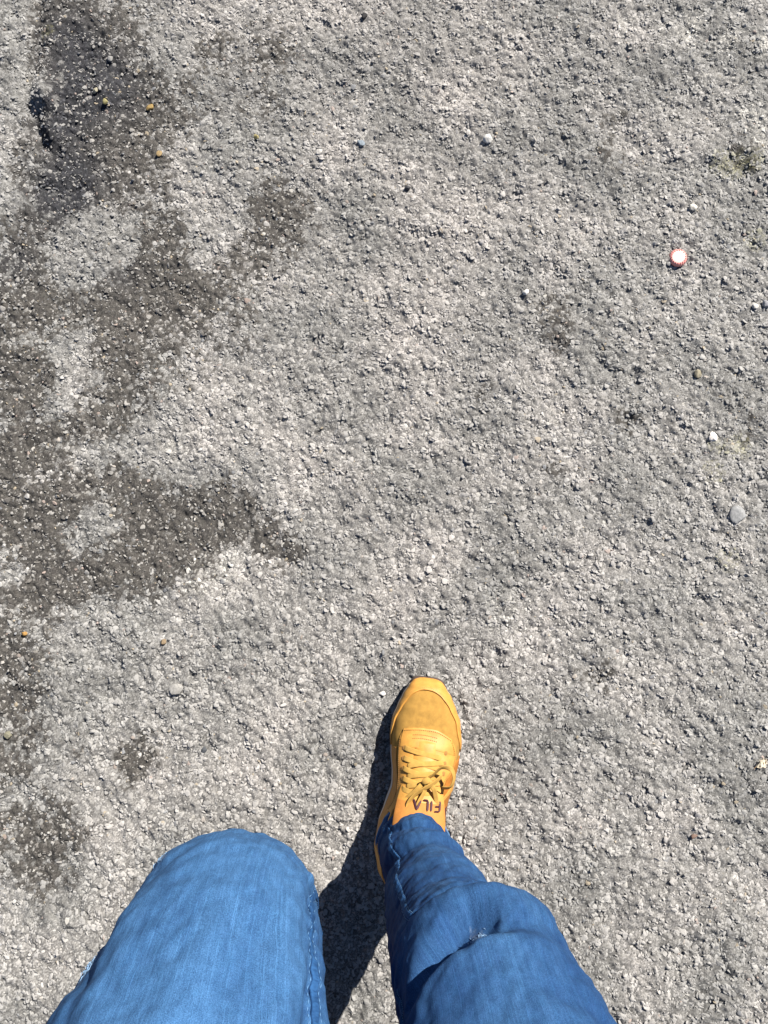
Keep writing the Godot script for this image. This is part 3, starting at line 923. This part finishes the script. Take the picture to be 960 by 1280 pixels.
func build_leg(rings: Array, folds: Array, seed_: int, nu: int, nv: int) -> Dictionary:
	var cs := rings.map(func(r): return r[0])
	var rs := rings.map(func(r): return r[1])
	var wr := noise(FastNoiseLite.TYPE_SIMPLEX, 14.0, seed_, 3)
	var wr2 := noise(FastNoiseLite.TYPE_SIMPLEX, 45.0, seed_ + 1, 2)
	var fad := noise(FastNoiseLite.TYPE_SIMPLEX, 9.0, seed_ + 2, 3)
	var spots := [[0.437, -0.04, 0.008, 0.45]] if seed_ == 300 else [[0.715, -0.178, 0.014, 0.9], [0.578, -0.110, 0.010, 0.8], [0.645, -0.185, 0.012, 0.35], [0.60, -0.16, 0.012, 0.3]]
	var base := PackedVector3Array()
	var outw := PackedVector3Array()
	var vs := PackedFloat32Array()
	var rads := PackedFloat32Array()
	var run := 0.0
	var last := Vector3.ZERO
	for i in nu:
		var t := float(i) / (nu - 1)
		var c: Vector3 = curve_at(cs, t)
		var d: Vector3 = (curve_at(cs, minf(t + 0.02, 1.0)) - curve_at(cs, maxf(t - 0.02, 0.0))).normalized()
		var r: Vector2 = curve_at(rs, t)
		if i > 0:
			run += c.distance_to(last)
		last = c
		vs.append(run)
		rads.append((r.x + r.y) * 0.5)
		var right := Vector3.RIGHT
		var fwd := d.cross(right).normalized() * -1.0
		if fwd.z > 0 and absf(fwd.y) < 0.9:
			fwd = -fwd
		right = fwd.cross(d).normalized()
		if right.x < 0:
			right = -right
		for j in nv:
			var th := TAU * (j % (nv - 1)) / (nv - 1)
			var cx := sin(th)
			var cy := cos(th)
			var o := right * cx * r.x + fwd * cy * r.y
			base.append(c + o)
			outw.append((right * cx / r.x + fwd * cy / r.y).normalized())
	var p := PackedVector3Array()
	var uv := PackedVector2Array()
	var col := PackedColorArray()
	var fl := []
	for f in folds:
		var poly := []
		for s in 13:
			poly.append(curve_at(f[0], s / 12.0))
		var lo := 1e9
		var hi := -1e9
		for q in poly:
			lo = minf(lo, q.x)
			hi = maxf(hi, q.x)
		fl.append([poly, f[1], f[2], f[3] if f.size() > 3 else 0.0, lo - f[1] * 3.0, hi + f[1] * 3.0])
	for i in nu:
		var v := vs[i]
		var rad := rads[i]
		for j in nv:
			var k := i * nv + j
			var turn := float(j % (nv - 1)) / (nv - 1)
			if turn > 0.5:
				turn -= 1.0
			var dsp := 0.0
			var ridge := 0.0
			for f in fl:
				if v < f[4] or v > f[5]:
					continue
				var w: float = f[1]
				var best := 1e9
				var side := 1.0
				var along := 0.0
				var poly: Array = f[0]
				for s in 12:
					var a: Vector2 = poly[s]
					var b: Vector2 = poly[s + 1]
					var du := turn - a.y
					du -= round(du)
					var db := b.y - a.y
					var ap := Vector2(v - a.x, du * TAU * rad)
					var ab := Vector2(b.x - a.x, db * TAU * rad)
					var q := clampf(ap.dot(ab) / maxf(ab.length_squared(), 1e-9), 0, 1)
					var e := ap - ab * q
					var d2 := e.length_squared()
					if d2 < best:
						best = d2
						side = signf(e.x)
						along = (s + q) / 12.0
				var d := sqrt(best)
				if d < w * 3.0:
					var ww := w
					if f[3] > 0.0:
						ww = w * (1.6 if side > 0 else 1.0 - 0.75 * f[3])
					elif f[3] < 0.0:
						ww = w * (1.6 if side < 0 else 1.0 + 0.75 * f[3])
					var g := exp(-d * d / (ww * ww)) * pow(sin(PI * clampf(along * 0.9 + 0.05, 0, 1)), 0.7)
					dsp += g * f[2]
					ridge += g * signf(f[2]) * minf(1.0, absf(f[2]) * 200.0)
			var b3 := base[k]
			var sm := -0.145 if (seed_ == 300 and v < 0.39) else (-0.235 if seed_ == 300 else 0.19)
			var sd := (turn - sm) * TAU * rad / 0.009
			var puck := exp(-sd * sd) * sin(v * 520.0 + sd * 1.2)
			dsp += 0.0026 * (1.0 - smoothstep(0.019, 0.022, v))
			dsp += wr.get_noise_3dv(b3 * Vector3(1, 1, 1)) * 0.0035 + wr2.get_noise_3dv(b3) * 0.0015
			dsp += puck * (0.0005 if seed_ == 300 else 0.0010)
			# the cuff drops towards the heel and the inner side
			var drop := (0.020 * (1.0 - cos(turn * TAU)) + 0.012 * maxf(0.0, sin(-turn * TAU))) * (1.0 - smoothstep(0.0, 0.10, v)) if seed_ == 300 else 0.0
			p.append(b3 + outw[k] * dsp - Vector3(0, drop, 0))
			uv.append(Vector2(float(j) / (nv - 1) * TAU * 0.085 / denim_tile, v / denim_tile))
			# wear: paler on the front of the thigh and the knee and on the ridges that rub, deeper indigo at the inseam and back
			var front := cos(turn * TAU)
			var worn := 0.27 + 0.46 * front + (0.10 if seed_ == 300 else 0.16) * fad.get_noise_2d(turn * 11.0, v * 0.4) + 0.30 * fad.get_noise_3dv(b3 * Vector3(2.2, 1, 1))+ 0.05 * ridge
			worn += 0.22 * smoothstep(0.35, 0.6, v) + (-0.23 if seed_ == 300 else 0.08) + 0.28 * puck
			worn = clampf(worn, 0, 1)
			var cc := Color(0.006, 0.036, 0.150).lerp(Color(0.072, 0.198, 0.42), worn)
			for sp in spots:                         # rubbed almost white
				var du: float = (turn - sp[1]) * TAU * rad
				var dd: float = (pow(v - sp[0], 2) + du * du * 1.6) / (sp[2] * sp[2])
				if dd < 4.0:
					cc = cc.lerp(Color(0.36, 0.46, 0.60), sp[3] * smoothstep(0.25, 0.75, exp(-dd) + 0.5 * wr2.get_noise_3dv(b3 * 3.0)))
			col.append(cc)
	return {"p": p, "uv": uv, "col": col, "nu": nu, "nv": nv, "vs": vs, "mesh": grid_mesh(p, nu, nv, uv, col)}

func on_leg(L: Dictionary, v: float, turn: float, off: float) -> Array:
	var vs: PackedFloat32Array = L.vs
	var i := clampi(vs.bsearch(v), 1, L.nu - 2)
	var n: int = L.nv - 1
	var jf := fposmod(turn, 1.0) * n
	var j := int(jf) % n
	var p: PackedVector3Array = L.p
	var fi := clampf((v - vs[i - 1]) / maxf(vs[i] - vs[i - 1], 1e-6), 0, 1)
	var fj := jf - int(jf)
	var a := (i - 1) * (n + 1) + j
	var q := p[a].lerp(p[a + 1], fj).lerp(p[a + n + 1].lerp(p[a + n + 2], fj), fi)
	var nn := (p[a + n + 1] - p[a]).cross(p[a + 1] - p[a]).normalized()
	return [q + nn * off, nn]

func leg_line(L: Dictionary, pts: Array, off: float, w: float, th: float, n := 60) -> ArrayMesh:
	var q := PackedVector3Array()
	var u := PackedVector3Array()
	for i in n + 1:
		var s: Vector2 = curve_at(pts, float(i) / n)
		var r := on_leg(L, s.x, s.y, off)
		q.append(r[0])
		u.append(r[1])
	return ribbon(q, u, w, th)

func leg_stitches(L: Dictionary, pts: Array, off: float, pitch: float, n: int, across := 0.0) -> ArrayMesh:
	var list := []
	for i in n:
		var q := PackedVector3Array()
		var u := PackedVector3Array()
		for k in 3:
			var s: Vector2 = curve_at(pts, (i + 0.6 * k / 2.0) / n)
			var r := on_leg(L, s.x + across * k, s.y, off)
			q.append(r[0])
			u.append(r[1])
		list.append(ribbon(q, u, 0.0008, 0.0007))
	return join(list)

func denim() -> StandardMaterial3D:
	var im := Image.create(1024, 1024, false, Image.FORMAT_RGB8)
	var streak := noise(FastNoiseLite.TYPE_SIMPLEX, 0.02, 61, 3).get_seamless_image(1024, 64)
	var n1 := noise(FastNoiseLite.TYPE_SIMPLEX, 0.02, 62, 3).get_seamless_image(1024, 1024)
	var slub := PackedFloat32Array()
	for x in 1024:
		slub.append(rng.randf())
	var hgt := Image.create(1024, 1024, false, Image.FORMAT_RGB8)
	var phase := PackedFloat32Array()
	for x in 1024:
		phase.append(rng.randf() * 64.0)
	var long := noise(FastNoiseLite.TYPE_SIMPLEX, 0.22, 63, 3).get_seamless_image(1024, 128)
	for y in 1024:
		for x in 1024:
			var st := long.get_pixel(x, int(y / 8.0)).r - 0.5       # yarns run down the leg
			var tw := 0.5 + 0.5 * sin((x + y) * TAU / 8.0)           # twill line
			var wf := rng.randf()
			var v := 0.78 + 0.06 * st + 0.10 * (slub[x] - 0.5) + 0.34 * (wf - 0.5) + 0.12 * (n1.get_pixel(x, y).r - 0.5)
			var w := clampf(v, 0.1, 1.0)
			im.set_pixel(x, y, Color(w, lerpf(w, 0.8, 0.12), lerpf(w, 0.85, 0.22)))
			var h := clampf(0.5 + 0.06 * (tw - 0.5) + 0.15 * st + 0.5 * (wf - 0.5), 0, 1)
			hgt.set_pixel(x, y, Color(h, h, h))
	for i in 500:                                            # thick slub yarns
		var x := rng.randi() % 1024
		var y0 := rng.randi() % 1024
		for q in rng.randi_range(40, 200):
			var c := im.get_pixel(x, (y0 + q) % 1024)
			im.set_pixel(x, (y0 + q) % 1024, Color(minf(1.0, c.r + 0.14), minf(1.0, c.g + 0.13), minf(1.0, c.b + 0.11)))
	hgt.bump_map_to_normal_map(2.0)
	var m := mat(Color(1, 1, 1), 0.92, 0.25)
	m.vertex_color_use_as_albedo = true
	m.albedo_texture = tex(im)
	m.normal_enabled = true
	m.normal_texture = tex(hgt)
	m.normal_scale = 0.5
	return m

func build_person() -> void:
	var who := thing("person", "person standing mid-stride in faded blue jeans and one visible yellow sneaker", "person", road(520, 1060))
	who.position = Vector3.ZERO
	var D := denim()
	var V := func(x, y): return Vector2(x, y)
	var R := func(x, y, z, a, b): return [Vector3(x, y, z), Vector2(a, b)]
	# --- right leg, planted: hem on the sneaker's tongue, knee baggy
	var right := [R.call(0.041, 0.080, 0.274, 0.048, 0.056), R.call(0.044, 0.125, 0.279, 0.049, 0.057), R.call(0.053, 0.20, 0.287, 0.053, 0.060), R.call(0.064, 0.30, 0.293, 0.060, 0.066), R.call(0.075, 0.40, 0.294, 0.067, 0.070), R.call(0.086, 0.48, 0.286, 0.074, 0.076),
		R.call(0.094, 0.55, 0.305, 0.082, 0.082), R.call(0.103, 0.64, 0.350, 0.099, 0.089), R.call(0.108, 0.74, 0.410, 0.096, 0.094), R.call(0.105, 0.86, 0.470, 0.102, 0.11), R.call(0.09, 0.97, 0.50, 0.10, 0.12)]
	var rf := [
		[[V.call(0.385, -0.28), V.call(0.398, -0.14), V.call(0.410, 0.0), V.call(0.402, 0.10), V.call(0.395, 0.16)], 0.016, 0.010, 0.7],
		[[V.call(0.355, -0.26), V.call(0.368, -0.12), V.call(0.380, 0.04), V.call(0.372, 0.14)], 0.009, -0.010, 0.0],
		[[V.call(0.455, -0.17), V.call(0.437, -0.10), V.call(0.428, -0.04), V.call(0.436, 0.01)], 0.011, -0.020, 0.3],
		[[V.call(0.49, -0.26), V.call(0.468, -0.12), V.call(0.458, 0.0), V.call(0.462, 0.10)], 0.011, 0.008, 0.5],
		[[V.call(0.50, -0.25), V.call(0.518, -0.17), V.call(0.555, -0.09)], 0.010, -0.013, 0.0],
		[[V.call(0.52, -0.27), V.call(0.555, -0.19), V.call(0.60, -0.12)], 0.009, 0.008, 0.3],
		[[V.call(0.545, -0.27), V.call(0.585, -0.20), V.call(0.64, -0.14)], 0.009, -0.010, 0.0],
		[[V.call(0.50, 0.02), V.call(0.505, 0.10), V.call(0.52, 0.2)], 0.012, -0.004, 0.0],
		[[V.call(0.60, -0.28), V.call(0.60, -0.18), V.call(0.62, -0.05)], 0.013, 0.004, 0.0],
		[[V.call(0.030, -0.16), V.call(0.055, -0.06), V.call(0.062, 0.05), V.call(0.045, 0.15)], 0.008, -0.010, 0.3],
		[[V.call(0.085, -0.22), V.call(0.105, -0.08), V.call(0.115, 0.05), V.call(0.10, 0.2)], 0.014, 0.006, 0.4],
		[[V.call(0.075, -0.30), V.call(0.10, -0.22), V.call(0.13, -0.12), V.call(0.15, 0.0)], 0.013, -0.009, 0.0],
		[[V.call(0.21, -0.2), V.call(0.225, 0.0), V.call(0.20, 0.2)], 0.018, 0.003, 0.0],
		[[V.call(0.28, -0.2), V.call(0.29, 0.0), V.call(0.27, 0.2)], 0.014, -0.003, 0.0]]
	# --- left leg, knee forward and bent, foot trailing
	var left := [R.call(-0.155, 0.085, 0.575, 0.055, 0.060), R.call(-0.15, 0.15, 0.535, 0.058, 0.062), R.call(-0.142, 0.27, 0.445, 0.066, 0.070), R.call(-0.134, 0.38, 0.345, 0.072, 0.073), R.call(-0.128, 0.460, 0.270, 0.072, 0.076), R.call(-0.125, 0.520, 0.228, 0.074, 0.076),
		R.call(-0.127, 0.580, 0.238, 0.083, 0.081), R.call(-0.131, 0.640, 0.285, 0.099, 0.089), R.call(-0.131, 0.71, 0.352, 0.101, 0.096), R.call(-0.12, 0.82, 0.43, 0.105, 0.105), R.call(-0.10, 0.97, 0.50, 0.10, 0.12)]
	var lf := [
		[[V.call(0.60, -0.20), V.call(0.66, -0.14), V.call(0.74, -0.10)], 0.012, -0.005, 0.0],
		[[V.call(0.64, 0.15), V.call(0.70, 0.10), V.call(0.80, 0.05)], 0.010, 0.005, 0.4],
		[[V.call(0.60, 0.20), V.call(0.68, 0.165), V.call(0.80, 0.13)], 0.008, -0.006, 0.0],
		[[V.call(0.62, 0.11), V.call(0.67, 0.06), V.call(0.72, 0.03)], 0.008, -0.0035, 0.0],
		[[V.call(0.66, -0.30), V.call(0.665, -0.20), V.call(0.68, -0.10)], 0.010, 0.0035, 0.4],
		[[V.call(0.69, -0.30), V.call(0.695, -0.20), V.call(0.705, -0.12)], 0.009, -0.004, 0.0],
		[[V.call(0.575, -0.30), V.call(0.57, -0.20), V.call(0.59, -0.08)], 0.010, 0.0035, 0.4],
		[[V.call(0.61, -0.30), V.call(0.605, -0.20), V.call(0.62, -0.12)], 0.009, -0.004, 0.0],
		[[V.call(0.72, -0.12), V.call(0.76, 0.0), V.call(0.78, 0.10)], 0.014, 0.005, 0.3],
		[[V.call(0.745, -0.10), V.call(0.785, 0.0), V.call(0.80, 0.08)], 0.010, -0.004, 0.0],
		[[V.call(0.56, 0.17), V.call(0.62, 0.12), V.call(0.70, 0.10)], 0.008, 0.004, 0.3],
		[[V.call(0.58, 0.06), V.call(0.65, 0.02), V.call(0.72, -0.03)], 0.009, 0.0025, 0.3],
		[[V.call(0.50, 0.26), V.call(0.56, 0.22), V.call(0.60, 0.16)], 0.010, -0.005, 0.0]]
	var LR := build_leg(right, rf, 300, 330, 241)
	var LL := build_leg(left, lf, 400, 330, 241)
	# one pair of jeans: both legs in one mesh
	var jeans := put("jeans", join([LR.mesh, LL.mesh]), D, who)
	var thread := mat(Color(0.085, 0.20, 0.38), 0.9)
	var edge := mat(Color(0.07, 0.16, 0.32), 0.95)
	var dk := D
	var white := mat(Color(0.20, 0.33, 0.51), 0.95)
	var hemm := leg_line(LR, [V.call(0.001, -0.5), V.call(0.001, -0.25), V.call(0.001, 0.0), V.call(0.001, 0.25), V.call(0.001, 0.499)], 0.0005, 0.004, 0.004, 120)
	put("hem", hemm, edge, jeans)
	put("hem", leg_line(LL, [V.call(0.001, -0.5), V.call(0.001, -0.25), V.call(0.001, 0.0), V.call(0.001, 0.25), V.call(0.001, 0.499)], 0.0005, 0.004, 0.004, 120), edge, jeans)
	var s1 := put("hem_stitching", leg_stitches(LR, [V.call(0.014, -0.499), V.call(0.014, -0.25), V.call(0.014, 0.0), V.call(0.014, 0.25), V.call(0.014, 0.499)], 0.0006, 0.003, 110), thread, jeans)
	s1.set_meta("kind", "stuff")
	for spec in [[LR, -0.145, 0.02, 0.375], [LR, -0.235, 0.42, 0.8], [LL, 0.19, 0.3, 0.95]]:
		var L: Dictionary = spec[0]
		var at: float = spec[1]
		var line := [V.call(spec[2], at), V.call(lerpf(spec[2], spec[3], 0.33), at + 0.005), V.call(lerpf(spec[2], spec[3], 0.66), at - 0.004), V.call(spec[3], at)]
		put("inseam", leg_line(L, line, 0.0004, 0.0065, 0.0026, 120), edge_denim(D), jeans)
		for k in [-1, 1]:
			var off := []
			for q in line:
				off.append(q + Vector2(0, k * 0.0085))
			var st := put("seam_stitching", leg_stitches(L, off, 0.0004, 0.003, 150), thread, jeans)
			st.set_meta("kind", "stuff")
	# frayed tears on the left thigh's outer edge and on the right knee
	for f in [[LL, 0.715, -0.185, 0.016, 0.022], [LL, 0.578, -0.115, 0.012, 0.012], [LL, 0.64, -0.185, 0.010, 0.010], [LR, 0.437, -0.04, 0.007, 0.009]]:
		frayed(f, white, jeans)
	# --- sneakers
	var M := shoe_materials()
	var shoe := build_sneaker(who, M)
	var fwd := Vector3(0.125, 0, -0.992).normalized()
	shoe.transform = Transform3D(Basis(Vector3.UP.cross(-fwd).normalized(), Vector3.UP, -fwd), Vector3(0.030, 0.0035, 0.333))
	var other: Node3D = shoe.duplicate()
	other.name = "sneaker_001"
	who.add_child(other, true)
	other.transform = Transform3D(Basis.from_euler(Vector3(deg_to_rad(-22), deg_to_rad(4), 0)).scaled_local(Vector3(-1, 1, 1)), Vector3(-0.150, 0.075, 0.665))

func edge_denim(D: StandardMaterial3D) -> StandardMaterial3D:
	var m: StandardMaterial3D = D.duplicate()
	m.vertex_color_use_as_albedo = false
	m.albedo_color = Color(0.027, 0.10, 0.26).linear_to_srgb()
	return m

func frayed(f: Array, white: Material, jeans: Node3D) -> void:
	var L: Dictionary = f[0]
	var list := []
	for i in 30:
		var v: float = f[1] + rng.randfn() * f[3] * 0.36
		var a: float = f[2] + rng.randfn() * 0.009
		var len := rng.randf_range(0.0012, 0.0042)
		var q := PackedVector3Array()
		var u := PackedVector3Array()
		var slant := rng.randfn() * 0.004
		for k in 3:
			var s := k / 2.0
			var r := on_leg(L, v + len * s, a + slant * s, 0.0002 + 0.0006 * sin(PI * s))
			q.append(r[0])
			u.append(r[1])
		list.append(ribbon(q, u, 0.0007, 0.0006))
	var o := put("frayed_tear", join(list), white, jeans)
	o.set_meta("label", "frayed white threads of a worn spot")

# ------------------------------------------------------------------ the scene
func _ready() -> void:
	rng.seed = 20240611
	var cam := Camera3D.new()
	cam.name = "camera"
	cam.position = EYE
	cam.rotation_degrees = Vector3(-90.0 + TILT, 0, 0)
	cam.fov = 67.38
	cam.near = 0.02
	cam.far = 500.0
	add_child(cam)
	cam.current = true

	var env := Environment.new()
	env.background_mode = Environment.BG_SKY
	var sky := Sky.new()
	var sm := ProceduralSkyMaterial.new()
	sm.sky_top_color = Color(0.33, 0.44, 0.62)
	sm.sky_horizon_color = Color(0.70, 0.74, 0.79)
	sm.ground_horizon_color = Color(0.45, 0.44, 0.42)
	sm.ground_bottom_color = Color(0.30, 0.29, 0.28)
	sm.sky_curve = 0.15
	sm.sky_energy_multiplier = 0.62
	sky.sky_material = sm
	env.sky = sky
	env.tonemap_mode = Environment.TONE_MAPPER_LINEAR
	env.tonemap_exposure = 2.0
	env.sdfgi_enabled = true
	env.ssao_enabled = true
	env.ssil_enabled = true
	var we := WorldEnvironment.new()
	we.environment = env
	we.name = "world_environment"
	add_child(we)

	var sun := DirectionalLight3D.new()
	sun.name = "sun"
	sun.light_color = Color(1.0, 0.97, 0.925)
	sun.light_energy = 1.55
	sun.light_angular_distance = 0.5
	sun.shadow_enabled = true
	add_child(sun)
	sun.look_at_from_position(Vector3.ZERO, Vector3(-0.66, -1.0, 0.735), Vector3.UP)

	n_swell = noise(FastNoiseLite.TYPE_SIMPLEX, 6.0, 11, 2)
	n_lump = noise(FastNoiseLite.TYPE_SIMPLEX, 26.0, 12, 2)
	n_lump2 = noise(FastNoiseLite.TYPE_SIMPLEX, 75.0, 13, 2)
	n_warp = noise(FastNoiseLite.TYPE_SIMPLEX, 190.0, 14)
	n_chip = noise(FastNoiseLite.TYPE_CELLULAR, 120.0, 15)
	n_chip.cellular_return_type = FastNoiseLite.RETURN_CELL_VALUE
	n_chip2 = noise(FastNoiseLite.TYPE_CELLULAR, 260.0, 16)
	n_chip2.cellular_return_type = FastNoiseLite.RETURN_CELL_VALUE
	n_grit = noise(FastNoiseLite.TYPE_SIMPLEX, 330.0, 17)
	n_tone = noise(FastNoiseLite.TYPE_SIMPLEX, 4.0, 18, 3)
	n_bury = noise(FastNoiseLite.TYPE_SIMPLEX, 38.0, 19, 2)
	masks()
	build_ground()
	build_person()
	build_cap()
	build_leaf()
	build_pebbles()
